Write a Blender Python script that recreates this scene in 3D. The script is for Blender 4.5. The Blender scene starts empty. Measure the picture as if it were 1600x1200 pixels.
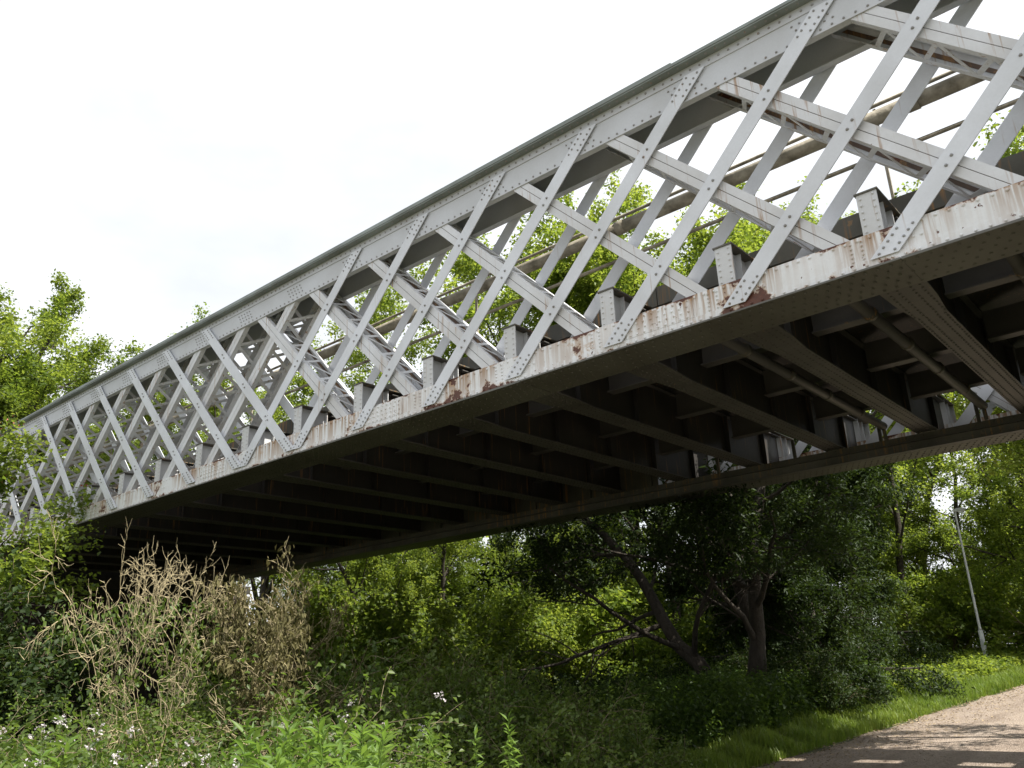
import bpy, math, random
import numpy as np
from mathutils import Matrix, Vector
sc = bpy.context.scene
R = math.radians
# ------------------------------------------------------------------ camera, world, sun, exposure
cam = bpy.data.cameras.new("camera"); camo = bpy.data.objects.new("camera", cam)
sc.collection.objects.link(camo); sc.camera = camo
yaw, pit, rol, foc = -0.7005567, 0.3297282, -0.0453234, 1311.3
f = Vector((math.sin(yaw)*math.cos(pit), math.cos(yaw)*math.cos(pit), math.sin(pit)))
rt = Vector((math.cos(yaw), -math.sin(yaw), 0)); up = rt.cross(f)
rt2 = math.cos(rol)*rt + math.sin(rol)*up; up2 = -math.sin(rol)*rt + math.cos(rol)*up
M3 = Matrix((rt2, up2, -f)).transposed()
camo.matrix_world = Matrix.Translation((1.887, -7.533, 1.6)) @ M3.to_4x4()
cam.sensor_width = 36; cam.lens = foc/1600*36; cam.clip_end = 3000; cam.clip_start = .05

SUN_EL, SUN_ROT = R(53), R(80)
w = bpy.data.worlds.new("World"); sc.world = w; w.use_nodes = True
nt = w.node_tree; nd = nt.nodes; lk = nt.links
for n in list(nd): nd.remove(n)
sky = nd.new('ShaderNodeTexSky'); sky.sky_type = 'NISHITA'; sky.sun_disc = False
sky.sun_elevation = SUN_EL; sky.sun_rotation = SUN_ROT; sky.dust_density = 2.5; sky.air_density = 1.0
tc = nd.new('ShaderNodeTexCoord'); mp = nd.new('ShaderNodeMapping'); mp.inputs['Scale'].default_value = (1, 1, 2.2)
no = nd.new('ShaderNodeTexNoise'); no.inputs['Scale'].default_value = 2.1; no.inputs['Detail'].default_value = 6
no.inputs['Roughness'].default_value = .5
rp = nd.new('ShaderNodeValToRGB'); rp.color_ramp.elements[0].position = .30; rp.color_ramp.elements[1].position = .56
rp.color_ramp.elements[0].color = (.69, .69, .69, 1); rp.color_ramp.elements[1].color = (1, 1, 1, 1)
mx = nd.new('ShaderNodeMixRGB'); mx.inputs[2].default_value = (10.6, 10.9, 11.3, 1)
bg = nd.new('ShaderNodeBackground'); bg.inputs['Strength'].default_value = .06
wo = nd.new('ShaderNodeOutputWorld')
lk.new(tc.outputs['Generated'], mp.inputs['Vector']); lk.new(mp.outputs['Vector'], no.inputs['Vector'])
lk.new(no.outputs['Fac'], rp.inputs['Fac']); lk.new(rp.outputs['Color'], mx.inputs[0]); lk.new(sky.outputs['Color'], mx.inputs[1])
lk.new(mx.outputs[0], bg.inputs['Color']); lk.new(bg.outputs[0], wo.inputs['Surface'])
sl = bpy.data.lights.new("sun", 'SUN'); sl.energy = 5.0; sl.angle = R(.53); sl.color = (1, .955, .87)
slo = bpy.data.objects.new("sun", sl); sc.collection.objects.link(slo)
sd = Vector((math.sin(SUN_ROT)*math.cos(SUN_EL), math.cos(SUN_ROT)*math.cos(SUN_EL), math.sin(SUN_EL)))
slo.rotation_euler = sd.to_track_quat('Z', 'Y').to_euler(); slo.location = (10, 0, 40)
sc.view_settings.view_transform = 'Standard'; sc.view_settings.look = 'None'
sc.view_settings.exposure = 0.92; sc.view_settings.gamma = 1
sc.render.resolution_x = 1024; sc.render.resolution_y = 768
rng = np.random.default_rng(7); rnd = random.Random(11)

# ------------------------------------------------------------------ helpers
def link(o, parent=None):
    sc.collection.objects.link(o)
    if parent is not None: o.parent = parent
    return o
def tag(o, label=None, cat=None, group=None, kind=None):
    if label: o['label'] = label
    if cat: o['category'] = cat
    if group: o['group'] = group
    if kind: o['kind'] = kind
    return o
def empty(name, loc, rz=0, label=None, cat=None, group=None):
    o = bpy.data.objects.new(name, None); o.location = loc; o.rotation_euler.z = rz; o.empty_display_size = .3
    link(o); return tag(o, label, cat, group)
def np_mesh(name, V, F, mats, smooth=False, mi=None):
    V = np.asarray(V, np.float32); F = np.asarray(F, np.int32)
    k = F.shape[1]; me = bpy.data.meshes.new(name)
    me.vertices.add(len(V)); me.vertices.foreach_set('co', V.ravel())
    me.loops.add(F.size); me.loops.foreach_set('vertex_index', F.ravel())
    me.polygons.add(len(F)); me.polygons.foreach_set('loop_start', np.arange(0, F.size, k, dtype=np.int32))
    me.polygons.foreach_set('loop_total', np.full(len(F), k, np.int32))
    if mi is not None: me.polygons.foreach_set('material_index', np.asarray(mi, np.int32))
    if smooth: me.polygons.foreach_set('use_smooth', np.ones(len(F), bool))
    me.update(calc_edges=True)
    for m in (mats if isinstance(mats, (list, tuple)) else [mats]): me.materials.append(m)
    return me
class MB:
    def __init__(s): s.v = []; s.f = []
    def add(s, vs, fs):
        b = len(s.v); s.v += [tuple(v) for v in vs]; s.f += [tuple(b+i for i in g) for g in fs]
    def box(s, x0, x1, y0, y1, z0, z1):
        s.add([(x0,y0,z0),(x1,y0,z0),(x1,y1,z0),(x0,y1,z0),(x0,y0,z1),(x1,y0,z1),(x1,y1,z1),(x0,y1,z1)],
              [(3,2,1,0),(4,5,6,7),(0,1,5,4),(1,2,6,5),(2,3,7,6),(3,0,4,7)])
    def prism_y(s, poly, y0, y1):      # polygon in XZ
        n = len(poly)
        s.add([(x,y0,z) for x,z in poly]+[(x,y1,z) for x,z in poly],
              [tuple(range(n)), tuple(range(2*n-1,n-1,-1))]+[(i,i+n,(i+1)%n+n,(i+1)%n) for i in range(n)])
    def prism_x(s, poly, x0, x1):      # polygon in YZ
        n = len(poly)
        s.add([(x0,y,z) for y,z in poly]+[(x1,y,z) for y,z in poly],
              [tuple(range(n-1,-1,-1)), tuple(range(n,2*n))]+[(i,(i+1)%n,(i+1)%n+n,i+n) for i in range(n)])
    def prism_z(s, poly, z0, z1):      # polygon in XY
        n = len(poly)
        s.add([(x,y,z0) for x,y in poly]+[(x,y,z1) for x,y in poly],
              [tuple(range(n-1,-1,-1)), tuple(range(n,2*n))]+[(i,(i+1)%n,(i+1)%n+n,i+n) for i in range(n)])
    def tube(s, pts, rad, n=8, cap=True):
        pts = [Vector(p) for p in pts]; rad = rad if isinstance(rad, (list, tuple)) else [rad]*len(pts)
        b = len(s.v)
        for i, p in enumerate(pts):
            d = (pts[min(i+1, len(pts)-1)]-pts[max(i-1, 0)]).normalized()
            a = d.cross(Vector((0,0,1)) if abs(d.z) < .9 else Vector((1,0,0))).normalized(); c = d.cross(a)
            for k in range(n):
                t = 2*math.pi*k/n; s.v.append(tuple(p+rad[i]*(math.cos(t)*a+math.sin(t)*c)))
        for i in range(len(pts)-1):
            for k in range(n):
                s.f.append((b+i*n+k, b+i*n+(k+1)%n, b+(i+1)*n+(k+1)%n, b+(i+1)*n+k))
        if cap:
            s.f.append(tuple(b+k for k in range(n))[::-1]); s.f.append(tuple(b+(len(pts)-1)*n+k for k in range(n)))
    def bar(s, p0, p1, w, t, up=(0,0,1)):
        p0, p1 = Vector(p0), Vector(p1); d = (p1-p0).normalized(); a = d.cross(Vector(up))
        if a.length < 1e-4: a = d.cross(Vector((1,0,0)))
        a.normalize(); c = a.cross(d); vs = []
        for p in (p0, p1):
            for i, j in ((-1,-1),(1,-1),(1,1),(-1,1)): vs.append(p+a*i*w/2+c*j*t/2)
        s.add(vs, [(0,1,2,3),(7,6,5,4),(0,4,5,1),(1,5,6,2),(2,6,7,3),(3,7,4,0)])
    def rivet(s, p, nrm, r=.018, h=.012):
        ax = {'-y':((1,0,0),(0,0,1),(0,-1,0)), 'y':((-1,0,0),(0,0,1),(0,1,0)), '-z':((1,0,0),(0,-1,0),(0,0,-1)),
              'x':((0,1,0),(0,0,1),(1,0,0)), '-x':((0,-1,0),(0,0,1),(-1,0,0))}[nrm]
        vs = []
        for rr, hh in ((r, 0), (r*.62, h)):
            for k in range(6):
                t = k*math.pi/3
                vs.append([p[i]+rr*(math.cos(t)*ax[0][i]+math.sin(t)*ax[1][i])+hh*ax[2][i] for i in range(3)])
        s.add(vs, [(k, (k+1)%6, 6+(k+1)%6, 6+k) for k in range(6)]+[(6,7,8,9,10,11)])
    def mesh(s, name, mat, smooth=False):
        me = bpy.data.meshes.new(name); me.from_pydata(s.v, [], s.f)
        if smooth:
            for p in me.polygons: p.use_smooth = True
        me.materials.append(mat); me.update(); return me
    def build(s, name, mat, parent=None, smooth=False):
        return link(bpy.data.objects.new(name, s.mesh(name, mat, smooth)), parent)

# ------------------------------------------------------------------ materials
def nmat(name):
    m = bpy.data.materials.new(name); m.use_nodes = True; n = m.node_tree.nodes; l = m.node_tree.links
    return m, n, l, n['Principled BSDF']
def noise(n, l, vec, scale, detail=4, rough=.55, mscale=None):
    if mscale:
        mp = n.new('ShaderNodeMapping'); mp.inputs['Scale'].default_value = mscale; l.new(vec, mp.inputs['Vector']); vec = mp.outputs[0]
    t = n.new('ShaderNodeTexNoise'); t.inputs['Scale'].default_value = scale; t.inputs['Detail'].default_value = detail
    t.inputs['Roughness'].default_value = rough; l.new(vec, t.inputs['Vector']); return t.outputs['Fac']
def ramp(n, l, fac, a, b, ca=(0,0,0,1), cb=(1,1,1,1)):
    r = n.new('ShaderNodeValToRGB'); r.color_ramp.elements[0].position = a; r.color_ramp.elements[1].position = b
    r.color_ramp.elements[0].color = ca; r.color_ramp.elements[1].color = cb; l.new(fac, r.inputs[0]); return r.outputs[0]
def mix(n, l, fac, a, b):
    m = n.new('ShaderNodeMixRGB')
    for i, v in ((0, fac), (1, a), (2, b)):
        if hasattr(v, 'is_linked') or hasattr(v, 'links'): l.new(v, m.inputs[i])
        elif i == 0: m.inputs[0].default_value = v
        else: m.inputs[i].default_value = (*v, 1)
    return m.outputs[0]
def math_(n, l, op, a, b=None, clamp=False):
    m = n.new('ShaderNodeMath'); m.operation = op; m.use_clamp = clamp
    for i, v in ((0, a), (1, b)):
        if v is None: continue
        if hasattr(v, 'links'): l.new(v, m.inputs[i])
        else: m.inputs[i].default_value = v
    return m.outputs[0]
def bump(n, l, h, strength, dist, bsdf):
    b = n.new('ShaderNodeBump'); b.inputs['Strength'].default_value = strength; b.inputs['Distance'].default_value = dist
    l.new(h, b.inputs['Height']); l.new(b.outputs[0], bsdf.inputs['Normal'])
def pos(n): return n.new('ShaderNodeNewGeometry').outputs['Position']

def paint(name, base, dirt=(.42,.40,.35), dirt_amt=.5, patch=.68, streak=.62, rough=.55, zspan=None, spot=.74):
    m, n, l, b = nmat(name); P = pos(n)
    d = ramp(n, l, noise(n, l, P, 1.3, 6), .35, .72)
    c = mix(n, l, math_(n, l, 'MULTIPLY', d, dirt_amt), base, dirt)
    fine = ramp(n, l, noise(n, l, P, 34, 3), .3, .8)
    c = mix(n, l, math_(n, l, 'MULTIPLY', fine, .16), c, tuple(v*.55 for v in base))
    # run-down rust stains
    s = ramp(n, l, noise(n, l, P, 1.0, 3, .6, (19, 19, .9)), streak, streak+.13)
    s = math_(n, l, 'MULTIPLY', s, ramp(n, l, noise(n, l, P, .8, 2), .34, .54))
    if zspan:
        sp = n.new('ShaderNodeSeparateXYZ'); l.new(P, sp.inputs[0])
        mr = n.new('ShaderNodeMapRange'); l.new(sp.outputs[2], mr.inputs[0])
        mr.inputs[1].default_value = zspan[0]; mr.inputs[2].default_value = zspan[1]; mr.inputs[3].default_value = .25; mr.inputs[4].default_value = 1.0
        s = math_(n, l, 'MULTIPLY', s, mr.outputs[0])
    c = mix(n, l, math_(n, l, 'MULTIPLY', s, .9), c, (.30,.155,.05))
    # flaked patches of bare rust
    pt = noise(n, l, P, 1.9, 9, .66)
    if zspan:
        e1 = n.new('ShaderNodeMapRange'); l.new(sp.outputs[2], e1.inputs[0]); e1.inputs[1].default_value = zspan[0]+.10; e1.inputs[2].default_value = zspan[0]+.01
        e2 = n.new('ShaderNodeMapRange'); l.new(sp.outputs[2], e2.inputs[0]); e2.inputs[1].default_value = zspan[1]-.05; e2.inputs[2].default_value = zspan[1]
        pt = math_(n, l, 'ADD', pt, math_(n, l, 'MULTIPLY', math_(n, l, 'ADD', e1.outputs[0], e2.outputs[0]), .085))
    pa = ramp(n, l, pt, patch, patch+.012); ring = ramp(n, l, pt, patch-.03, patch)
    c = mix(n, l, math_(n, l, 'MULTIPLY', ring, .55), c, (.44,.25,.10))
    rc = mix(n, l, noise(n, l, P, 22, 4), (.035,.014,.009), (.16,.05,.022))
    c = mix(n, l, pa, c, rc)
    sm = ramp(n, l, noise(n, l, P, 12, 5, .6), spot, spot+.02); c = mix(n, l, sm, c, rc)
    l.new(c, b.inputs['Base Color']); b.inputs['Roughness'].default_value = rough
    h = math_(n, l, 'SUBTRACT', math_(n, l, 'MULTIPLY', noise(n, l, P, 40, 4), .3), pa)
    bump(n, l, h, .35, .006, b)
    return m
S = 4.952
M_BAR = paint('paint_bar_grey', (.735,.76,.815), dirt=(.47,.475,.48), dirt_amt=.55, patch=.80, streak=.68, spot=.79)
M_STRUT = paint('paint_strut_grey', (.72,.735,.77), dirt=(.43,.41,.375), dirt_amt=.6, patch=.71, streak=.58, spot=.72)
M_CH = paint('paint_chord_white', (.82,.83,.85), dirt=(.54,.54,.50), dirt_amt=.5, patch=.595, streak=.425, zspan=(S, S+.36), spot=.66)
M_TOP = paint('paint_top_grey', (.61,.63,.67), dirt=(.41,.41,.405), dirt_amt=.5, patch=.85, streak=.75, spot=.80)
M_RIV = paint('paint_rivet_shaded', (.34,.345,.36), dirt=(.22,.20,.17), dirt_amt=.8, patch=.7, streak=.6)  # rivet heads' own shading put into a darker colour
M_RUSTY = paint('rusty_seam', (.12,.075,.05), dirt=(.05,.035,.028), dirt_amt=.8, patch=.6, streak=.5)
M_GIRW = paint('girder_web_shaded', (.042,.038,.035), dirt=(.02,.018,.016), dirt_amt=.9, patch=.74, streak=.6)  # darker copy of the girder paint; shade between girders put into colour
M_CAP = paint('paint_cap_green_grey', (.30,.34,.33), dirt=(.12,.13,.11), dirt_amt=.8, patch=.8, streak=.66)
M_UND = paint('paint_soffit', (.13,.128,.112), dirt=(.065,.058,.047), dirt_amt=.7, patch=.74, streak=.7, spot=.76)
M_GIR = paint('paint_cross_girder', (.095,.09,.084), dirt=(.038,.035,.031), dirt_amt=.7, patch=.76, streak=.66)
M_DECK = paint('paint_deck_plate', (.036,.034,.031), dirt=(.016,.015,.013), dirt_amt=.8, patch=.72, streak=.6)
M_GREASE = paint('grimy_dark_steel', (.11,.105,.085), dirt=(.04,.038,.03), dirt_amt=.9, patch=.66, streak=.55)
def simple(name, c0, c1, scale, rough=.8, bs=.4, bd=.02, ms=None, a=.3, b_=.7):
    m, n, l, b = nmat(name); P = pos(n); fac = ramp(n, l, noise(n, l, P, scale, 7, .6, ms), a, b_)
    l.new(mix(n, l, fac, c0, c1), b.inputs['Base Color']); b.inputs['Roughness'].default_value = rough
    bump(n, l, noise(n, l, P, scale*3, 6), bs, bd, b); return m
M_PIPE = simple('weathered_pipe', (.10,.085,.055), (.42,.38,.30), 5, .8)
M_BALLAST = simple('mossy_ballast', (.03,.028,.022), (.10,.095,.07), 9, .95, 1, .08)
M_BARK = simple('bark', (.018,.014,.010), (.065,.052,.038), 7, .9, 1, .03, (1,1,.25))
M_TWIG = simple('twig', (.12,.09,.055), (.30,.24,.15), 12, .8, .3, .01)
M_DEAD = simple('dead_wood', (.20,.16,.085), (.56,.47,.28), 16, .75, .4, .01)
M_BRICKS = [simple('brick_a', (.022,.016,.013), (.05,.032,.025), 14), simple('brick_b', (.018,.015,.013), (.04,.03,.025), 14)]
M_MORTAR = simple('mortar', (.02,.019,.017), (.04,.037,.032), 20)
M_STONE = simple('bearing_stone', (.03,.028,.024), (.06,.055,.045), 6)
M_GALV = simple('galvanised_column', (.42,.44,.45), (.60,.62,.62), 5, .35, .1, .005)
M_GLASS = simple('lamp_bowl', (.6,.62,.6), (.7,.72,.7), 5, .2, 0, .01)
def soilmat():
    m, n, l, b = nmat('woodland_soil'); P = pos(n)
    c = mix(n, l, ramp(n, l, noise(n, l, P, .35, 5), .4, .6), (.06,.048,.03), (.045,.07,.02))
    c = mix(n, l, ramp(n, l, noise(n, l, P, 9, 6), .35, .7), c, (.10,.085,.05))
    l.new(c, b.inputs['Base Color']); b.inputs['Roughness'].default_value = .95; bump(n, l, noise(n, l, P, 7, 8), .9, .08, b); return m
def pathmat():
    m, n, l, b = nmat('gravelly_path'); P = pos(n)
    c = mix(n, l, ramp(n, l, noise(n, l, P, .9, 6), .35, .7), (.33,.262,.205), (.235,.18,.142))
    vo = n.new('ShaderNodeTexVoronoi'); vo.inputs['Scale'].default_value = 42; l.new(P, vo.inputs['Vector'])
    sp = n.new('ShaderNodeSeparateColor'); l.new(vo.outputs['Color'], sp.inputs[0])
    c = mix(n, l, ramp(n, l, sp.outputs[0], .6, 1.0), c, (.36,.30,.25))
    c = mix(n, l, ramp(n, l, sp.outputs[1], .80, 1.0), c, (.12,.09,.07))
    c = mix(n, l, math_(n, l, 'MULTIPLY', ramp(n, l, noise(n, l, P, .5, 7, .7, (3, .35, 1)), .48, .66), .75), c, (.15,.11,.08))
    c = mix(n, l, math_(n, l, 'MULTIPLY', ramp(n, l, noise(n, l, P, 1.1, 8, .7, (1.6, .3, 1)), .56, .68), .6), c, (.36,.30,.25))
    l.new(c, b.inputs['Base Color']); b.inputs['Roughness'].default_value = .8
    bump(n, l, math_(n, l, 'ADD', vo.outputs['Distance'], noise(n, l, P, 3, 8)), .7, .03, b); return m
M_SOIL, M_PATH = soilmat(), pathmat()
def leafmat(name, c0, c1, t0, t1, rough=.5, tr=.45, spec=.28):
    m, n, l, b = nmat(name); g = n.new('ShaderNodeNewGeometry'); ri = g.outputs['Random Per Island']
    oi = n.new('ShaderNodeObjectInfo')
    big = ramp(n, l, noise(n, l, g.outputs['Position'], .55, 3), .36, .66)
    f1 = math_(n, l, 'ADD', math_(n, l, 'MULTIPLY', ri, .55), math_(n, l, 'MULTIPLY', big, .45))
    l.new(mix(n, l, f1, c0, c1), b.inputs['Base Color']); b.inputs['Roughness'].default_value = rough
    b.inputs['Specular IOR Level'].default_value = spec
    t = n.new('ShaderNodeBsdfTranslucent'); l.new(mix(n, l, f1, t0, t1), t.inputs['Color'])
    ms = n.new('ShaderNodeMixShader'); ms.inputs[0].default_value = tr
    l.new(b.outputs[0], ms.inputs[1]); l.new(t.outputs[0], ms.inputs[2]); l.new(ms.outputs[0], n['Material Output'].inputs[0]); return m
L_MID = leafmat('leaf_mid_green', (.04,.072,.010), (.11,.15,.025), (.17,.27,.02), (.42,.50,.07))
L_NET = leafmat('leaf_nettle_shaded', (.022,.048,.010), (.06,.10,.02), (.08,.16,.015), (.22,.32,.04), .5, .35)  # nettle green darkened to stand in for tree shade
L_BRIGHT = leafmat('leaf_yellow_green', (.06,.105,.014), (.15,.20,.035), (.25,.38,.03), (.55,.62,.09))
L_DARK = leafmat('leaf_dark_shaded', (.010,.022,.006), (.032,.055,.012), (.03,.06,.008), (.11,.16,.02), .55, .25, .2)  # dark leaves, with the shade on these trees put into the colour
L_BRAM = leafmat('leaf_bramble', (.035,.068,.012), (.12,.165,.035), (.12,.22,.02), (.30,.42,.06), .45, .38, .35)
L_HERB = leafmat('leaf_willowherb', (.07,.13,.022), (.14,.22,.045), (.20,.36,.04), (.34,.50,.08), .45, .4)
L_GRASS = leafmat('grass_blade', (.08,.15,.016), (.20,.25,.045), (.20,.36,.03), (.44,.52,.08), .45, .35)
L_DRY = leafmat('withered_leaf', (.085,.08,.034), (.20,.175,.08), (.12,.11,.03), (.22,.19,.07), .8, .25, .2)
L_LIT = leafmat('leaf_litter', (.16,.11,.06), (.50,.40,.26), (.1,.07,.03), (.2,.15,.08), .8, .1, .2)
M_PETAL = leafmat('blossom_petal', (.62,.56,.58), (.82,.78,.78), (.5,.45,.46), (.6,.56,.55), .6, .35, .2)
M_BERRY = leafmat('red_haw', (.25,.05,.04), (.45,.16,.12), (.2,.05,.03), (.3,.1,.08), .5, .1)

# ------------------------------------------------------------------ terrain
def gz(x, y):
    x = np.asarray(x, float); y = np.asarray(y, float)
    z = .038*np.clip(y-6, 0, 26)
    xl = -5.15+.055*np.clip(y, -10, 60)                       # left edge of the path
    off = np.clip(xl-x, 0, 30)
    z = z + .28*(1-np.exp(-off/1.6)) + .02*off*np.clip((y-2)/6, 0, 1)
    z = z + np.where(off > .4, .10*np.sin(x*.9+1)*np.cos(y*.7)+.05*np.sin(x*2.3+y*1.9), 0)*np.clip(off/3, 0, 1)
    emb = np.clip((-24-x)/3.5, 0, 1)*np.clip((y+4.5)/4.5, 0, 1)*np.clip((14-y)/5, 0, 1)
    emb2 = np.clip((x-8)/3, 0, 1)*np.clip((y+4.5)/4.5, 0, 1)*np.clip((14-y)/5, 0, 1)
    return z + 4.3*(emb*emb*(3-2*emb)) + 4.3*emb2
def xedge(y): return -5.15+.055*np.clip(y, -10, 60)
def grid(name, xs, ys, zf, mat, dz=0):
    X, Y = np.meshgrid(xs, ys); Z = zf(X, Y)+dz
    V = np.stack([X, Y, Z], -1).reshape(-1, 3); nx, ny = len(xs), len(ys)
    i, j = np.meshgrid(np.arange(nx-1), np.arange(ny-1)); a = (j*nx+i).ravel()
    F = np.stack([a, a+1, a+nx+1, a+nx], 1)
    return link(bpy.data.objects.new(name, np_mesh(name, V, F, mat, True)))
xs = np.concatenate([np.linspace(-900, -70, 14), np.linspace(-60, 40, 201), np.linspace(50, 900, 14)])
ys = np.concatenate([np.linspace(-900, -50, 14), np.linspace(-40, 80, 241), np.linspace(90, 900, 14)])
tag(grid('ground', xs, ys, gz, M_SOIL), 'rough woodland soil under and around the bridge', kind='structure')
# path: strip in its own parameter space, 4 mm and more above the ground sheet
ys2 = np.linspace(-14, 60, 260); ts = np.linspace(0, 1, 22)
Y2, T2 = np.meshgrid(ys2, ts, indexing='ij'); E = xedge(Y2)+.10*np.sin(Y2*1.7)+.07*np.sin(Y2*4.1+1)
X2 = E+4.9*T2; Z2 = .038*np.clip(Y2-6, 0, 26)+.016+.02*np.sin(T2*math.pi)
Z2[:, 0] -= .05; Z2[:, -1] -= .05
n2 = len(ts); i, j = np.meshgrid(np.arange(n2-1), np.arange(len(ys2)-1)); a = (j*n2+i).ravel()
tag(link(bpy.data.objects.new('path', np_mesh('path', np.stack([X2, Y2, Z2], -1).reshape(-1, 3), np.stack([a, a+1, a+n2+1, a+n2], 1), M_PATH, True))),
    'brown gravelly path passing under the bridge', kind='structure')

# ------------------------------------------------------------------ bridge
P_ = 1.5; N0, N1 = -17, 3; MID = -7; W = 8.6; D = .60; HT = 3.20
X0, X1 = N0*P_, N1*P_
bridge = empty('lattice_bridge', (0, 0, 0), 0, 'grey painted riveted lattice girder bridge with rust stains spanning the path', 'bridge')
T_Z = S+3.04; B_Z = S+.019
SW = .127   # half horizontal width of a flat
def girder(y_face, sgn, near):
    """y_face: outer face, sgn: +1 inward is +Y, -1 inward is -Y"""
    Yf = lambda a, b: tuple(sorted((y_face+sgn*a, y_face+sgn*b)))
    out = '-y' if sgn > 0 else 'y'
    # bottom chord: two webs, soffit plate, angles
    mb = MB(); mb.box(X0, X1, *Yf(0, .014), S+.02, S+.36); mb.box(X0, X1, *Yf(D-.014, D), S+.02, S+.36)
    mb.box(X0, X1, *Yf(.014, .10), S+.34, S+.357); mb.box(X0, X1, *Yf(D-.10, D-.014), S+.34, S+.357)
    mb.box(X0, X1, *Yf(-.011, -.001), S+.0195, S+.10)
    ch = mb.build('bottom_chord', M_CH, bridge)
    mb = MB(); n = 0; x = X0
    while x < X1-.1:                                        # lengths of soffit plate butted end to end
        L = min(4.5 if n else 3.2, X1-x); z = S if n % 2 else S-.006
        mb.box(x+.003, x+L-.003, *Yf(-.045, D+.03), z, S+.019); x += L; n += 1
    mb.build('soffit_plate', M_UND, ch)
    # splice plates
    for c in (-1.55, -4.6, -7.6, -10.6, -13.6, 1.4):
        mb = MB(); mb.box(c*P_-.42, c*P_+.42, *Yf(-.0125, -.0005), S+.102, S+.335); mb.build('splice_plate', M_CH, ch)
    # top chord
    mb = MB(); mb.box(X0, X1, *Yf(0, .014), S+2.716, S+3.14); mb.box(X0, X1, *Yf(D-.014, D), S+2.716, S+3.14)
    mb.box(X0, X1, *Yf(.014, .09), S+2.718, S+2.732); mb.box(X0, X1, *Yf(D-.09, D-.014), S+2.718, S+2.732)
    tcn = mb.build('top_chord', M_TOP, bridge)
    mb = MB(); mb.box(X0, X1, *Yf(-.012, -.001), S+3.03, S+3.139); mb.box(X0, X1, *Yf(D+.001, D+.012), S+3.03, S+3.139); mb.build('chord_angle', M_TOP, tcn)
    mb = MB(); mb.box(X0-.05, X1+.05, *Yf(-.125, D+.125), S+3.14, S+3.158)
    for k, (a, b) in enumerate(((.5, .5), (2.6, 2.4), (5.3, 4.8))):
        mb.box(X0+a*1.3, X1-b*1.3, *Yf(-.135, D+.135), S+3.159+k*.019, S+3.177+k*.019)
    mb.build('flange_plate', M_CAP, tcn)
    # bars
    pr = (0, 1)
    for pl in pr:
        for i in range(N0, N1-1):
            xa, xb = i*P_, (i+2)*P_; c = i+1
            for typ in ('/', '\\'):
                x0, x1 = (xa, xb) if typ == '/' else (xb, xa)
                flat = (typ == '/' and c > MID) or (typ == '\\' and c <= MID)
                mb = MB()
                if flat:
                    e_ = 0 if typ == '/' else .014; y = (-.034-e_, -.021-e_) if pl == 0 else (D+.021+e_, D+.034+e_)
                    lo = S+.085
                    xs0 = x0+(x1-x0)*(lo-B_Z)/(T_Z-B_Z); zt = S+3.028; xs1 = x0+(x1-x0)*(zt-B_Z)/(T_Z-B_Z)
                    # packed off the angle by a thin filler so no faces share a plane
                    mb.prism_y([(xs0-SW, lo), (xs0+SW, lo), (xs1+SW, zt), (xs1-SW, zt)], *Yf(*y))
                    z2 = S+.33; xq = x0+(x1-x0)*(z2-B_Z)/(T_Z-B_Z); yy = (-.0205-e_, -.013) if pl == 0 else (D+.013, D+.0205+e_)
                    mb.prism_y([(xs0-SW+.02, lo+.02), (xs0+SW-.02, lo+.02), (xq+SW-.02, z2), (xq-SW+.02, z2)], *Yf(*yy))
                    ob = mb.build('tie_bar', M_BAR, bridge)
                else:
                    lo, zt = S+.10, S+3.05; q = lambda z: x0+(x1-x0)*(z-B_Z)/(T_Z-B_Z)
                    e_ = .013 if typ == '/' else 0; y = (.016+e_, .027+e_) if pl == 0 else (D-.027-e_, D-.016-e_)
                    for u, v in ((-.13, -.005), (.005, .13)):
                        mb.prism_y([(q(lo)+u, lo), (q(lo)+v, lo), (q(zt)+v, zt), (q(zt)+u, zt)], *Yf(*y))
                    yl = (.028+e_, .10+e_) if pl == 0 else (D-.10-e_, D-.028-e_)
                    for u in (-.13, .118):
                        mb.prism_y([(q(lo)+u, lo), (q(lo)+u+.012, lo), (q(zt)+u+.012, zt), (q(zt)+u, zt)], *Yf(*yl))
                    ob = mb.build('strut', M_STRUT, bridge)
                    sm = MB(); ys_ = (.0285+e_, .036+e_) if pl == 0 else (D-.036-e_, D-.0285-e_); sm.prism_y([(q(lo)-.03, lo), (q(lo)+.03, lo), (q(zt)+.03, zt), (q(zt)-.03, zt)], *Yf(*ys_)); sm.build('seam_strip', M_RUSTY, ob)
                    if pl == 0:   # lacing bars zigzag between the outer and inner plane of the strut
                        lb = MB(); dx, dz = (x1-x0), (T_Z-B_Z); Ln = math.hypot(dx, dz); nl = 12
                        nx_, nz_ = -dz/Ln, dx/Ln
                        if nz_ < 0: nx_, nz_ = -nx_, -nz_
                        for side in (-1, 1):
                            o = side*.085
                            for k in range(nl):
                                ta, tb = .09+.80*k/nl, .09+.80*(k+1)/nl; ya, yb = (.06, D-.06) if (k+(side > 0)) % 2 else (D-.06, .06)
                                off = .004 if k % 2 else -.004
                                pa = (x0+dx*ta+nx_*(o+off), y_face+sgn*ya, B_Z+dz*ta+nz_*(o+off)); pb = (x0+dx*tb+nx_*(o+off), y_face+sgn*yb, B_Z+dz*tb+nz_*(o+off))
                                lb.bar(pa, pb, .055, .007, (nx_, 0, nz_))
                        lb.build('lacing', M_STRUT, ob)
    # end posts
    for xx in (X0, X1):
        mb = MB(); mb.box(xx-.02, xx+.30 if xx == X0 else xx+.02, *Yf(.03, D-.03), S+.37, S+2.70) if xx == X0 else mb.box(xx-.30, xx+.02, *Yf(.03, D-.03), S+.37, S+2.70)
        mb.build('end_post', M_TOP, bridge)
    return ch, tcn
chN, tcN = girder(0, 1, True); chF, tcF = girder(W, -1, False)

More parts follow.
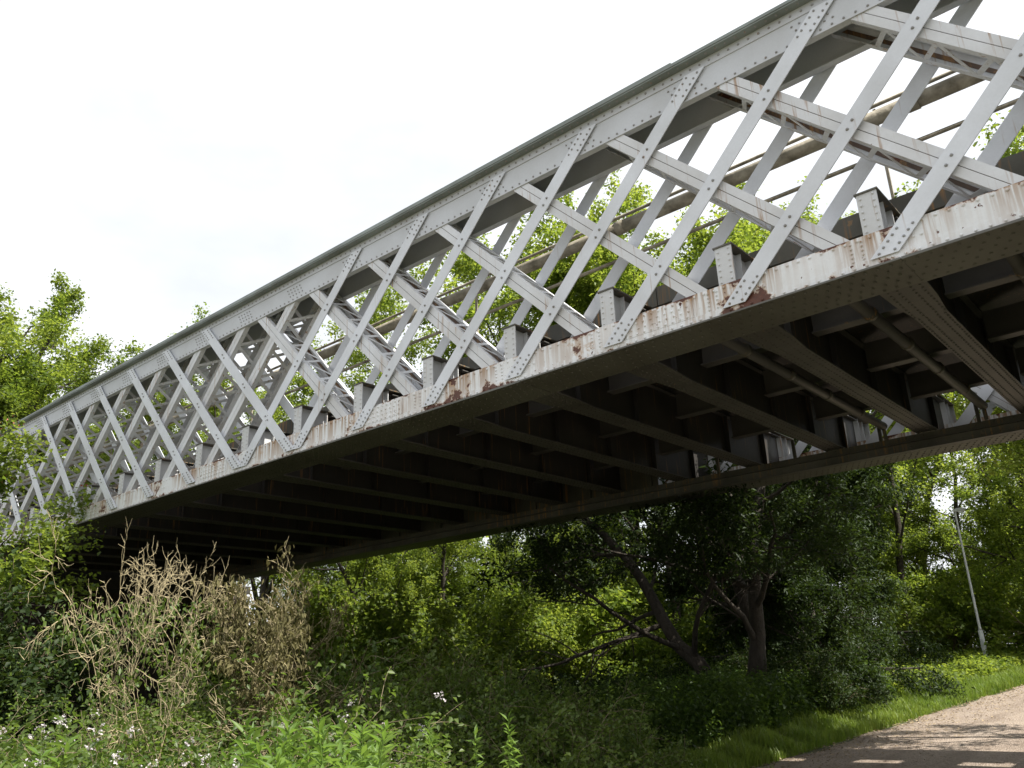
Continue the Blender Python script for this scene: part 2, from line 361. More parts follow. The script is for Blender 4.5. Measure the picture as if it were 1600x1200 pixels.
# rivets: too small to pick apart, real domes joined per chord / bar group
def hx(z, x0, x1): return x0+(x1-x0)*(z-B_Z)/(T_Z-B_Z)
rv = MB(); xx = X0+.05
while xx < X1:
    if all(abs(xx-c*P_) > .44 for c in (-1.55, -4.6, -7.6, -10.6, -13.6, 1.4)):
        rv.rivet((xx, -.001, S+.325), '-y')
    rv.rivet((xx+.05, -.012, S+.052), '-y', .017); xx += .115
for c in (-1.55, -4.6, -7.6, -10.6, -13.6, 1.4):
    for k in range(9):
        for r_ in range(4): rv.rivet((c*P_-.37+k*.09+(.02 if r_ % 2 else 0), -.0125, S+.125+r_*.062), '-y', .016)
for n in range(N0, N1+1):
    x = n*P_
    for k in range(5): rv.rivet((x-.22, -.001, S+.13+k*.045), '-y', .014); rv.rivet((x+.0-.12, -.001, S+.13+k*.045), '-y', .014)
    for dx in (.33, .40): rv.rivet((x+dx, -.001, S+.19), '-y', .014)
tag(rv.build('rivet', M_CH, chN, True), kind='stuff')
rv = MB()
for i in range(N0, N1-1):
    c = i+1
    for typ in ('/', '\\'):
        x0, x1 = (i*P_, (i+2)*P_) if typ == '/' else ((i+2)*P_, i*P_)
        if (typ == '/' and c > MID) or (typ == '\\' and c <= MID):
            yr = -.034 if typ == '/' else -.048
            for k in range(5):
                z = S+.115+k*.048
                for u in (-.07, .07): rv.rivet((hx(z, x0, x1)+u, yr, z), '-y', .016)
            for k in range(5):
                z = S+2.78+k*.052
                for u in (-.07, .07): rv.rivet((hx(z, x0, x1)+u, yr, z), '-y', .015)
            for t in (.25, .5, .75):
                for u in (-.03, .03): rv.rivet((x0+(x1-x0)*t+u*(1 if typ == '/' else -1), yr, B_Z+(T_Z-B_Z)*t+u*1.3), '-y', .018, .016)
tag(rv.build('bar_rivet', M_RIV, chN, True), kind='stuff')
rv = MB(); xx = X0+.05
while xx < X1:
    rv.rivet((xx, -.012, S+3.085), '-y', .016); rv.rivet((xx+.03, -.001, S+2.755), '-y', .015); rv.rivet((xx, -.075, S+3.14), '-z', .016); xx += .12
for n in range(N0, N1+1):
    for k in range(5):
        for r_ in range(3): rv.rivet((n*P_-.30+k*.085-.04*r_, -.001, S+2.83+r_*.065), '-y', .014)
tag(rv.build('rivet', M_RIV, tcN, True), kind='stuff')
def soffit_rivets(y0, y1, parent, rows=5, step=.115):
    rv = MB(); xx = X0+.06
    while xx < X1:
        for r_ in range(rows): rv.rivet((xx+(.05 if r_ % 2 else 0), y0+(y1-y0)*r_/(rows-1), S-.006), '-z', .017, .010)
        xx += step
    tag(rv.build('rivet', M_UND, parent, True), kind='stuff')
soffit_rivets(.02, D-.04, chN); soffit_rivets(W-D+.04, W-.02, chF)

# end brackets of the cross girders, standing in the chord troughs
def bracket(y_face, sgn):
    Y = lambda a: y_face+sgn*a
    mb = MB()
    def bx(a, b, c, d, z0, z1): y = sorted((Y(c), Y(d))); mb.box(a, b, y[0], y[1], z0, z1)
    bx(-.095, .095, .035, .05, S+.25, S+.80)
    fl = mb; objs = [('flange', fl)]
    mb = MB(); bx(-.007, .007, .051, D-.05, S+.08, S+.795); objs.append(('web', mb))
    mb = MB(); bx(-.11, .11, .02, D+.4, S+.801, S+.818); objs.append(('cap_plate', mb))
    mb = MB(); bx(-.075, .075, D-.049, D-.035, S+.25, S+.80); objs.append(('back_flange', mb)); mb = MB(); bx(.008, .07, .30, .312, S+.36, S+.79); objs.append(('stiffener', mb))
    mb = MB()
    for k in range(6):
        for u in (-.06, .06): mb.rivet((u, Y(.035), S+.40+k*.07+(.02 if u > 0 else 0)), '-y' if sgn > 0 else 'y', .015)
    objs.append(('rivet', mb))
    return objs
M_BRK = paint('paint_bracket', (.62,.63,.65), dirt=(.45,.44,.40), dirt_amt=.5, patch=.74, streak=.60, spot=.76)
for (yf, sg) in ((0, 1), (W, -1)):
    ms = [(nm, m.mesh('bracket_'+nm, {'cap_plate': M_GREASE}.get(nm, M_BRK), nm == 'rivet')) for nm, m in bracket(yf, sg)]
    for n in range(N0+1, N1):
        root = link(bpy.data.objects.new('end_bracket', ms[0][1]), bridge); root.location.x = n*P_
        for nm, me in ms[1:]:
            o = link(bpy.data.objects.new('flange_rivets' if nm == 'rivet' else nm, me), root)
            if nm == 'rivet': o['kind'] = 'stuff'
# cross girders
YA, YB = D+.035, W-D-.035; GZ = S+.012
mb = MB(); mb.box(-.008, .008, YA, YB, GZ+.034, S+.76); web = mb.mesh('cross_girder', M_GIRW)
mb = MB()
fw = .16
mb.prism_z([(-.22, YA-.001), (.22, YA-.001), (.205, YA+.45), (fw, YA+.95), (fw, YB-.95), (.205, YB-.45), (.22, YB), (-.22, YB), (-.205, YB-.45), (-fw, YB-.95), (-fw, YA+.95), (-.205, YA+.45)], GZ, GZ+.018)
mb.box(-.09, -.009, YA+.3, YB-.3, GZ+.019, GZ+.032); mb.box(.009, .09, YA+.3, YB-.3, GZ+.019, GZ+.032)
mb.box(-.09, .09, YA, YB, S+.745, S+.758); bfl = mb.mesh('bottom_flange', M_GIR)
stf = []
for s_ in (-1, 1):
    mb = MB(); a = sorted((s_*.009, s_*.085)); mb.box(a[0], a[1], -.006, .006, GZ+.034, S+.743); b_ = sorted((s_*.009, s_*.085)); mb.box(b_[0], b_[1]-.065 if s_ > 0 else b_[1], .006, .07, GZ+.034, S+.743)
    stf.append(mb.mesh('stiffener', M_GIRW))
mb = MB(); y = YA+.06
while y < YB-.03:
    t = 1 if YA+1 < y < YB-1 else 1.15
    for u in (-.13, -.055, .055, .13): mb.rivet((u*t, y, GZ), '-z', .015, .010)
    y += .095
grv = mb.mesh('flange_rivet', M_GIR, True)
cgs = []
for n in range(N0+1, N1):
    r_ = link(bpy.data.objects.new('cross_girder', web), bridge); r_.location.x = n*P_; cgs.append(r_)
    for nm, me in (('bottom_flange', bfl), ('rivet', grv)):
        o = link(bpy.data.objects.new(nm, me), r_)
        if nm == 'rivet': o['kind'] = 'stuff'
    for k in range(5):
        for me in stf: o = link(bpy.data.objects.new('stiffener', me), r_); o.location.y = YA+.75+k*(YB-YA-1.5)/4
DK0, DK1 = 1.06, W-1.42
# stringers and deck plates per bay
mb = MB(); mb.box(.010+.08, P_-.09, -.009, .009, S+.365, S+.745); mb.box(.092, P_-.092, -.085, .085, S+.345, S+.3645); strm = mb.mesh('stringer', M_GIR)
V = []; F = []
nx_, ny_ = 9, 2
mb = MB()
for a in range(8):
    t0, t1 = a/8, (a+1)/8; zz = lambda t: S+.77+.10*math.sin(math.pi*t)
    mb.add([(P_*t0, DK0, zz(t0)), (P_*t1, DK0, zz(t1)), (P_*t1, DK1, zz(t1)), (P_*t0, DK1, zz(t0)),
            (P_*t0, DK0, zz(t0)+.012), (P_*t1, DK0, zz(t1)+.012), (P_*t1, DK1, zz(t1)+.012), (P_*t0, DK1, zz(t0)+.012)],
           [(3,2,1,0),(4,5,6,7),(0,1,5,4),(2,3,7,6)])
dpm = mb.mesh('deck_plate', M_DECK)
for n in range(N0, N1):
    for y in (2.1, 4.0, 5.9):
        o = link(bpy.data.objects.new('stringer', strm), bridge); o.location = (n*P_, y, 0)
    o = link(bpy.data.objects.new('deck_plate', dpm), bridge); o.location.x = n*P_
mb = MB(); mb.box(X0, X1, DK0+.005, DK1-.005, S+.90, S+1.02); mb.build('ballast', M_BALLAST, bridge)
# deck kerbs, dark, ragged
for yk in (1.0, W-1.36):
    mb = MB(); x = X0
    while x < X1:
        L = rnd.uniform(1.2, 2.6); L = min(L, X1-x); h = rnd.uniform(-.02, .02)
        mb.box(x+.006, x+L-.006, yk-.07, yk+.06, S+.84, S+1.10+h); x += L
    mb.build('deck_kerb', M_GREASE, bridge)
# handrail of the deck: brown pipe and two thin rails on posts
for yk in (1.02, W-1.34):
    mb = MB(); x = X0
    while x < X1:
        L = min(3.7, X1-x); mb.tube([(x+.01, yk, S+2.16), (x+L-.01, yk, S+2.16)], .085, 8); mb.tube([(x+L-.07, yk, S+2.16), (x+L+.05, yk, S+2.16)], .097, 8); x += L
    hr = mb.build('handrail_pipe', M_PIPE, bridge, True)
    mb = MB(); mb.tube([(X0, yk-.02, S+2.30), (X1, yk-.02, S+2.30)], .022, 6); mb.build('thin_rail', M_PIPE, hr, True)
    mb = MB(); mb.tube([(X0, yk, S+1.70), (X1, yk, S+1.70)], .024, 6); mb.build('thin_rail', M_PIPE, hr, True)
    for k in range(5):
        mb = MB(); mb.bar((-24+k*6.0, yk+.05, S+1.0), (-24+k*6.0, yk+.05, S+2.3), .03, .03); mb.build('rail_post', M_PIPE, hr)
# longitudinal service beam slung under the girder ends on the far side
mb = MB(); yb = 6.78
mb.box(X0+.3, X1-.3, yb, yb+.015, S-.24, S+.005); bm_ = mb.build('service_beam', M_GREASE, bridge)
mb = MB(); mb.box(X0+.3, X1-.3, yb-.07, yb-.001, S-.115, S-.10); mb.box(X0+.3, X1-.3, yb-.05, yb+.12, S-.252, S-.2405); mb.build('ledge', M_GIR, bm_)
mb = MB(); xx = X0+.4
while xx < X1-.4: mb.rivet((xx, yb, S-.03), '-y', .015); mb.rivet((xx+.05, yb, S-.19), '-y', .015); xx += .13
tag(mb.build('rivet', M_GREASE, bm_, True), kind='stuff')
mb = MB(); mb.box(X0+.3, -4.4*P_, yb+.13, yb+.142, S-.02, S+.62); mb.build('edge_plate', M_GREASE, bm_)
for n in range(N0+1, N1):
    mb = MB(); mb.bar((n*P_+.75, yb+.10, S-.235), (n*P_+.75, yb+.10, S+.36), .05, .05); mb.box(n*P_+.72, n*P_+.78, yb+.016, yb+.07, S-.235, S-.18); mb.build('hanger', M_GREASE, bm_)
# drain pipes across the bays
for n in (1, 0, -1):
    x = n*P_+.62-1.5+.28
    mb = MB(); mb.tube([(x, YA+.05, S+.22), (x, 6.62, S+.20)], .068, 10); dp = mb.build('drain_pipe', M_GIR, bridge, True)
    for y in (1.6, 2.9, 4.2, 5.5): mb = MB(); mb.tube([(x, y-.05, S+.22), (x, y+.05, S+.22)], .082, 10); mb.build('pipe_collar', M_GREASE, dp, True)
    mb = MB(); mb.tube([(x, 6.60, S+.24), (x, 6.64, S-.02)], .03, 8); mb.build('downpipe', M_GREASE, dp, True)

# ------------------------------------------------------------------ abutments with laid bricks
def abutment(x, face, label):
    ab = empty('abutment', (x, W/2, 0), 0, label, 'abutment')
    mb = MB(); a, b = (x-1.4, x) if face > 0 else (x, x+1.4)
    ab.location = (0, 0, 0)
    mb.box(a, b, -.5, W+.5, -.4, S-.42); mb.build('core_wall', M_MORTAR, ab)
    mb = MB(); mb.box(a-.05, b+.05, -.6, W+.6, S-.419, S-.16); mb.build('bearing_course', M_STONE, ab)
    mb = MB(); bw_ = (a, a+.25) if face > 0 else (b-.25, b); mb.box(bw_[0]-.06, bw_[1], -.55, W+.55, S-.159, S+.9); mb.build('ballast_wall', M_STONE, ab)
    for y in (D/2, W-D/2):
        mb = MB(); mb.box(x-.55*face-.25, x-.55*face+.25, y-.32, y+.32, S-.159, S-.03); mb.build('bearing_block', M_STONE, ab)
    bme = []
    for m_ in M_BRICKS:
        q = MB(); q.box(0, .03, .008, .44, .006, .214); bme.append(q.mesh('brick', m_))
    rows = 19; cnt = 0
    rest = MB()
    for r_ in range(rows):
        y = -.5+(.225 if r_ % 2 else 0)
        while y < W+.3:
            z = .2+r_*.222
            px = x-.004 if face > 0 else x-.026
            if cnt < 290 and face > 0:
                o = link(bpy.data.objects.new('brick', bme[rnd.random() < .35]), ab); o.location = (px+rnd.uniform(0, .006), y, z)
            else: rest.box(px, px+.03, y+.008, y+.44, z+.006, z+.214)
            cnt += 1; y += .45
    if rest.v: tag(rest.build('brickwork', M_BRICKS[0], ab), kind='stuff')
abutment(X0+.9, 1, 'dark brick abutment in deep shade carrying the far left end of the bridge')
abutment(X1-.6+1.2, -1, 'dark brick abutment beyond the right edge carrying the near end of the bridge')

# ------------------------------------------------------------------ street lamp
lx, ly = -6.05, 27.6; lz = float(gz(lx, ly))-.25
lamp = empty('street_lamp', (lx, ly, lz), 0, 'slim galvanised street lamp column standing on the verge beside the path', 'street lamp')
mb = MB(); mb.tube([(0,0,0), (0,0,1.35)], .085, 12); mb.build('base_section', M_GALV, lamp, True)
mb = MB(); mb.tube([(0,0,1.34), (0,0,1.46), (0,0,2.8), (0,0,5.5), (.02,0,5.7)], [.078,.048,.044,.034,.032], 12); mb.build('column', M_GALV, lamp, True)
mb = MB(); mb.box(-.045, .045, -.0895, -.080, .45, 1.05); mb.build('access_door', M_GALV, lamp)
mb = MB(); mb.prism_y([(-.04, 5.66), (.36, 5.70), (.40, 5.74), (.3, 5.80), (.05, 5.79), (-.04, 5.74)], -.07, .07); mb.build('lantern', M_GALV, lamp)
mb = MB(); mb.prism_y([(.10, 5.672), (.34, 5.69), (.3, 5.63), (.14, 5.62)], -.05, .05); mb.build('lamp_bowl', M_GLASS, lamp)

# ------------------------------------------------------------------ vegetation generators
def leaves_np(C, size, rg, aspect=.5, updir=.5, droop=0, fold=.25, jitter=.5, dirs=None):
    N = len(C); C = np.asarray(C)
    nrm = rg.normal(size=(N, 3)); nrm[:, 2] = np.abs(nrm[:, 2])+updir; nrm /= np.linalg.norm(nrm, axis=1)[:, None]
    d = rg.normal(size=(N, 3)) if dirs is None else dirs+rg.normal(size=(N, 3))*.35
    d[:, 2] -= droop; d -= (d*nrm).sum(1)[:, None]*nrm; d /= np.linalg.norm(d, axis=1)[:, None]+1e-9
    s = np.cross(nrm, d); L = (size*(1+jitter*rg.uniform(-1, 1, N)))[:, None]
    m = C+d*L*.45
    V = np.stack([C, m+s*L*aspect*.5+nrm*L*fold*.3, C+d*L-nrm*L*.12, m-s*L*aspect*.5+nrm*L*fold*.3], 1).reshape(-1, 3)
    a = np.arange(N)*4; F = np.concatenate([np.stack([a, a+2, a+1], 1), np.stack([a, a+3, a+2], 1)])
    return V, F
def tubes_np(segs, n=5):
    """segs: list of (points Nx3, radii N)"""
    Vs, Fs, b = [], [], 0; k = np.arange(n)*2*math.pi/n; cs, sn = np.cos(k), np.sin(k)
    for P, r in segs:
        P = np.asarray(P, float); m = len(P); nn = n if max(r) > .03 else (4 if max(r) > .012 else 3)
        if nn != n: kk = np.arange(nn)*2*math.pi/nn; c_, s_ = np.cos(kk), np.sin(kk)
        else: c_, s_ = cs, sn
        T = np.gradient(P, axis=0); T /= np.linalg.norm(T, axis=1)[:, None]+1e-9
        ref = np.array([0, 0, 1.]) if abs(T[0, 2]) < .9 else np.array([1., 0, 0])
        A = np.cross(T, ref); A /= np.linalg.norm(A, axis=1)[:, None]+1e-9; B = np.cross(T, A)
        V = P[:, None]+np.asarray(r)[:, None, None]*(c_[None, :, None]*A[:, None]+s_[None, :, None]*B[:, None])
        Vs.append(V.reshape(-1, 3))
        i, j = np.meshgrid(np.arange(m-1), np.arange(nn), indexing='ij'); a = (i*nn+j).ravel(); c = (i*nn+(j+1) % nn).ravel()
        Fs.append(np.stack([a, c, c+nn, a+nn], 1)+b); b += m*nn
    return np.concatenate(Vs), np.concatenate(Fs)
def grow(rg, start, d, L, r, depth, P, segs, tips, lvl=0):
    """recursive branch; P holds the habit"""
    n = max(4, int(L/P['seg'][min(lvl, len(P['seg'])-1)])+2); pts = [np.array(start, float)]; d = np.array(d, float)/np.linalg.norm(d); dirs = [d]
    for i in range(n-1):
        d = d+rg.normal(size=3)*P['wob']+np.array([0, 0, P['trop'][min(lvl, len(P['trop'])-1)]])
        d /= np.linalg.norm(d); pts.append(pts[-1]+d*L/(n-1)); dirs.append(d)
    rr = np.linspace(r, r*P['taper'], n); segs.append((np.array(pts), rr))
    if depth == 0:
        tips.append(np.array(pts)); return
    nb = P['nb'][min(lvl, len(P['nb'])-1)]; st = P['start'][min(lvl, len(P['start'])-1)]
    for k in range(nb):
        t = st+(1-st)*(k+rg.uniform(.2, .9))/nb; t = min(t, .98); x = t*(n-1); i = int(x); p = pts[i]+(pts[min(i+1, n-1)]-pts[i])*(x-i)
        dd = dirs[i]; q = rg.normal(size=3); q -= q.dot(dd)*dd; q /= np.linalg.norm(q)
        ang = R(P['ang'][min(lvl, len(P['ang'])-1)]*rg.uniform(.7, 1.25)); nd_ = dd*math.cos(ang)+q*math.sin(ang)
        LL = L*P['lr'][min(lvl, len(P['lr'])-1)]*rg.uniform(.65, 1.15)*(1-.45*(t-st)/(1-st+1e-6)*P.get('cone', .6))
        grow(rg, p, nd_, LL, max(rr[i]*P['rr'], .004), depth-1, P, segs, tips, lvl+1)
    if lvl > 0 or P.get('lead', True): tips.append(np.array(pts)[n//2:])
def scatter_on(tips, per, spread, rg):
    out = []
    for T in tips:
        k = max(1, int(per*rg.uniform(.6, 1.4))); t = rg.uniform(0, len(T)-1.001, k); i = t.astype(int); f_ = (t-i)[:, None]
        out.append(T[i]*(1-f_)+T[i+1]*f_+rg.normal(size=(k, 3))*spread)
    return np.concatenate(out)
def make_tree(seed, H, r, depth, P, per, spread, leaf, lmat, aspect=.5, droop=.3, trunks=((0,0,1),), bark=None, zmin=0, smin=None):
    rg = np.random.default_rng(seed); segs, tips = [], []
    for d in trunks:
        Lk = H*(1 if len(trunks) == 1 else rg.uniform(.8, 1.05)); grow(rg, (rg.uniform(-.2, .2)*(len(trunks) > 1), rg.uniform(-.2, .2)*(len(trunks) > 1), -.3), d, Lk, r, depth, P, segs, tips)
    V, F = tubes_np(segs, 7 if r > .1 else 5); wood = np_mesh('trunk', V, F, bark or M_BARK, True)
    C = scatter_on(tips, per, spread, rg)
    if zmin: C = C[C[:, 2] > zmin]
    V, F = leaves_np(C, leaf, rg, aspect, .5, droop); crown = np_mesh('crown', V, F, lmat)
    return wood, crown, len(C)
def place(name, wc, loc, rz, s, label, cat, group=None, sz=None, parts=('trunk', 'crown'), crown_mat=None, tilt=None):
    z = float(gz(loc[0], loc[1]))-.05 if len(loc) == 2 else loc[2]
    r_ = empty(name, (loc[0], loc[1], z), rz, label, cat, group); r_.scale = (s, s, sz or s)
    if tilt: r_.rotation_euler.x, r_.rotation_euler.y = tilt
    for nm, me in zip(parts, wc):
        if hasattr(me, 'polygons'): link(bpy.data.objects.new(nm, me), r_)
    return r_
# big round-headed tree foliated low
PB = dict(seg=(.9,.6,.4,.3), wob=.10, trop=(.04,.04,.02,-.02), taper=.35, nb=(16,7,5), start=(.12,.15,.15), ang=(58,48,42), lr=(.42,.55,.5), rr=.45, cone=.75)
T_broad = make_tree(3, 12, .22, 3, PB, 52, .15, .13, L_MID, .62, .35)
T_broad2 = make_tree(5, 12, .20, 3, dict(PB, nb=(14,7,5), ang=(50,46,40), lr=(.46,.5,.5)), 60, .15, .12, L_BRIGHT, .6, .3)
T_high = make_tree(6, 12, .20, 3, dict(PB, nb=(14,7,5), ang=(50,46,40), lr=(.46,.5,.5), start=(.38,.15,.15)), 84, .17, .12, L_BRIGHT, .6, .3, zmin=4.8)
# slender airy tree
PA = dict(seg=(.9,.5,.35,.3), wob=.09, trop=(.05,.05,-.01,-.04), taper=.25, nb=(20,6,3), start=(.22,.2,.2), ang=(44,42,40), lr=(.30,.5,.5), rr=.4, cone=.8)
T_airy = make_tree(8, 14, .13, 3, PA, 46, .16, .12, L_BRIGHT, .62, .5)
# crooked spreading willow, several trunks, dark
PW = dict(seg=(.8,.6,.4,.3), wob=.13, trop=(.03,.0,-.03,-.05), taper=.35, nb=(11,7,5), start=(.22,.2,.15), ang=(52,50,44), lr=(.50,.5,.5), rr=.42, cone=.5)
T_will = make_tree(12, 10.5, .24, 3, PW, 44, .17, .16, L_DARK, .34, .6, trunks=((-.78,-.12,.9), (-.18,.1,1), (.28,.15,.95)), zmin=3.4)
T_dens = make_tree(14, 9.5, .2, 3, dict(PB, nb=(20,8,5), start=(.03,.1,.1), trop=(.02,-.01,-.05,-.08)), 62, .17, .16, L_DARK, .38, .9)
# shrubs
PS = dict(seg=(.4,.3,.2), wob=.14, trop=(.02,-.02,-.05), taper=.3, nb=(7,5), start=(.15,.15), ang=(45,45), lr=(.6,.5), rr=.55, cone=.4)
st6 = [(math.cos(a)*.6, math.sin(a)*.6, 1) for a in np.linspace(0, 6.28, 8)[:-1]]
T_shrub = make_tree(21, 2.6, .03, 2, PS, 46, .10, .10, L_MID, .6, .3, trunks=st6, bark=M_TWIG)
T_shrub2 = make_tree(22, 2.4, .03, 2, PS, 48, .10, .095, L_BRIGHT, .6, .3, trunks=st6, bark=M_TWIG)
T_shrubd = make_tree(23, 2.6, .03, 2, PS, 48, .10, .10, L_DARK, .6, .3, trunks=st6, bark=M_TWIG)

def pol(az, d): return (1.887+d*math.sin(R(az)), -7.533+d*math.cos(R(az)))
# trees left of and behind the far end
place('broadleaf_tree', T_broad2, pol(-76, 36), .4, 1.2, 'tall bright green tree at the left edge, highest crown on that side', 'tree', sz=1.12)
place('broadleaf_tree', T_broad, pol(-70.5, 37), 2.1, .95, 'full green tree rising behind the far left end of the bridge', 'tree')
place('broadleaf_tree', T_broad2, pol(-67, 44), 3.7, 1.0, 'lower rounded yellow green tree just above the top chord at left', 'tree')
place('broadleaf_tree', T_broad2, pol(-61.5, 50), 1.0, 1.02, 'distant tree whose top barely shows over the far end of the truss', 'tree')
# trees behind the truss
rows = [(-57, 34, T_broad2, .92, 'green tree glimpsed through the dense crossing bars of the far left truss'),
        (-51.5, 38, T_broad2, 1.02, 'rounded tree behind the left middle bars of the truss'),
        (-47.0, 38, T_airy, 1.22, 'airy tree with sky gaps behind the middle of the truss'),
        (-42.0, 36, T_airy, 1.25, 'thin tree standing just right of the truss middle, behind it'),
        (-36.5, 34, T_high, 1.32, 'leafy yellow green tree filling the truss panels right of the middle'),
        (-30.5, 32, T_airy, 1.40, 'tall airy tree with feathery top behind the right centre of the truss'),
        (-33.5, 37, T_high, 1.40, 'leafy tree between the feathery tree and the middle panels, set back'),
        (-28.0, 36, T_high, 1.38, 'fuller tree set back behind the right centre panels of the truss'),
        (-24.0, 35, T_high, 1.30, 'bushy bright tree behind the end brackets in the right half of the truss'),
        (-19.5, 30, T_high, 1.12, 'broad bright tree seen low through the right hand truss panels'),
        (-16.5, 40, T_airy, 1.35, 'tall pale tree set back left of the lamp, top seen through the truss'),
        (-4.3, 17.6, T_airy, .86, 'wispy tree reaching high through the rightmost panels of the truss'),
        (-64.0, 40, T_broad, .80, 'low dense tree behind the far left bays of the truss'),
        (-60.0, 37, T_broad2, .76, 'small bright tree behind the left bays of the truss, right of the low dense one'),
        (-69.0, 42, T_broad, .80, 'dense tree close behind the left end of the truss'),
        (-50.5, 29, T_broad2, .55, 'young sunlit tree under the deck left of the middle'),
        (-45.5, 31, T_broad2, .62, 'young yellow green tree showing under the middle of the far chord'),
        (-40.0, 29, T_broad2, .50, 'young bright tree just left of the sunlit gap under the bridge'),
        (-35.0, 32, T_broad2, .52, 'small bright tree standing in the sunlit gap under the bridge'),
        (-31.0, 34, T_broad2, .62, 'young bright tree behind the leaning willow trunk'),
        (-15.0, 48, T_broad2, 1.15, 'dense bright tree far behind the dark trees, left of the lamp'),
        (-10.0, 47, T_broad, 1.1, 'dense green tree directly behind the top of the lamp column'),
        (-18.5, 40, T_broad, .85, 'low green tree closing the gap right of the dark trees'),
        (-5.5, 35, T_broad2, 1.0, 'full bright tree at the right edge of the picture below the bridge')]
for k, (az_, d_, t_, s_, lb) in enumerate(rows):
    place('broadleaf_tree' if t_ is not T_airy else 'slender_tree', t_, pol(az_, d_), k*1.7, s_, lb, 'tree')
# dark trees seen under the deck
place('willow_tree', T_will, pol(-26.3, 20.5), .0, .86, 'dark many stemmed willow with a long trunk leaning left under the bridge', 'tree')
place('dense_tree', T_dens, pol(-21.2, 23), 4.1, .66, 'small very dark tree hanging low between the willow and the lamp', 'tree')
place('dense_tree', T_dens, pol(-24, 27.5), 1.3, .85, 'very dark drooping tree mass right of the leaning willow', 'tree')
place('dense_tree', T_dens, pol(-22, 33), 2.9, .9, 'dark shaded tree standing just left of the lamp column', 'tree')
# background wood as single trees
bgs = [(-12, 44), (-8.5, 38), (-4.5, 43), (-17, 46), (-22, 44), (-27, 47), (-32, 56), (-37, 58), (-42, 43), (-47, 46), (-52, 45), (-57, 48), (-62, 56), (-68, 54), (-73, 52), (-1, 50)]
nm_ = ['right of the lamp top', 'at the right edge over the verge', 'beyond the path at far right', 'behind the dark trees by the lamp', 'behind the darkest tree', 'behind the willow trunks',
       'behind the leaning trunk', 'in the sunlit gap under the bridge', 'left of the sunlit gap', 'under the middle of the far chord', 'left of the middle under the bridge', 'behind the withered bush', 'behind the abutment', 'far behind the left end', 'at the far left behind the hedge', 'past the end of the path']
for k, (a_, d_) in enumerate(bgs):
    t_ = (T_broad, T_broad2)[k % 2]
    place('woodland_tree', t_, pol(a_, d_), k*2.3, .82+.06*(k % 3), ('mid green' if k % 2 == 0 else 'yellow green')+' woodland tree '+nm_[k], 'tree', 'trees of the background wood')
# understorey shrubs
sh = [(-10.5, 41, 1, 1.9), (-6.0, 39, 1, 1.8), (-14, 45, 1, 2.0), (-2.5, 42, 1, 1.9), (-71.5, 17.5, 2, 1.0), (-75, 15.5, 2, 1.0), (-8.0, 37, 1, 1.6), (-14.8, 40, 0, 1.6), (-22, 27, 2, 1.0), (-24, 29, 2, 1.3), (-29, 31, 0, 1.2), (-33, 33, 1, 1.3), (-36.5, 30, 1, 1.1), (-40, 29, 1, 1.2), (-44, 25, 0, 1.35), (-48, 25, 0, 1.4),
      (-52, 26, 0, 1.2), (-56, 27, 0, 1.3), (-38.5, 31, 1, 1.7), (-42.5, 32, 0, 1.8), (-47, 33, 0, 1.9), (-34, 34, 1, 1.8), (-30, 35, 0, 1.8), (-51.5, 34, 0, 1.9), (-26, 22, 2, .5), (-22, 20.5, 2, .55), (-31, 22, 2, .4)]
wh = ['tall, close behind the lamp column on its right', 'tall, filling the view between the lamp and the right edge', 'tall, close behind the lamp column on its left', 'past the right edge beyond the path', 'against the abutment under the left end', 'at the left edge before the abutment', 'by the verge beyond the lamp', 'behind the lamp column', 'under the dark drooping tree', 'behind the willow roots', 'right of the sunlit gap', 'inside the sunlit gap, right half', 'inside the sunlit gap, middle', 'inside the sunlit gap, left half',
      'left of the sunlit gap', 'in front of the thin stems under the bridge', 'near the abutment foot', 'in the shade beside the abutment', 'tall, filling the back of the gap', 'tall, left behind the gap', 'tall, under the middle of the chord', 'tall, behind the leaning trunk', 'tall, behind the low branches', 'tall, far left under the deck', 'at the foot of the willow', 'low, right of the willow foot', 'low, left of the willow foot']
for k, (a_, d_, t_, s_) in enumerate(sh):
    place('shrub', (T_shrub, T_shrub2, T_shrubd)[t_], pol(a_, d_), k*1.9, s_, ('green', 'yellow green', 'dark')[t_]+' shrub '+wh[k], 'shrub', 'shrubs of the understorey')
# hawthorn in front of the far left end
PH = dict(seg=(.6,.4,.3), wob=.14, trop=(.03,.0,-.03), taper=.3, nb=(14,7,4), start=(.25,.15,.15), ang=(60,50,45), lr=(.42,.5,.5), rr=.45, cone=.3)
T_haw = make_tree(31, 6.4, .11, 3, PH, 64, .12, .085, L_MID, .7, .2, zmin=2.7)
hw_ = place('hawthorn_tree', T_haw, pol(-73.9, 19.6), 0, 1.12, 'hawthorn with reddish fruit clusters in front of the left end of the truss', 'tree')
rg = np.random.default_rng(77); C = T_haw[1]; co = np.empty(len(C.vertices)*3, np.float32); C.vertices.foreach_get('co', co); co = co.reshape(-1, 4, 3)[:, 0]
co = co[co[:, 2] > 4.6]; pk = co[rg.choice(len(co), 60)]; Cb = (pk[:, None]+rg.normal(size=(60, 22, 3))*.06).reshape(-1, 3)
V, F = leaves_np(Cb, .035, rg, .9, .2); link(bpy.data.objects.new('fruit', np_mesh('fruit', V, F, M_BERRY)), hw_)

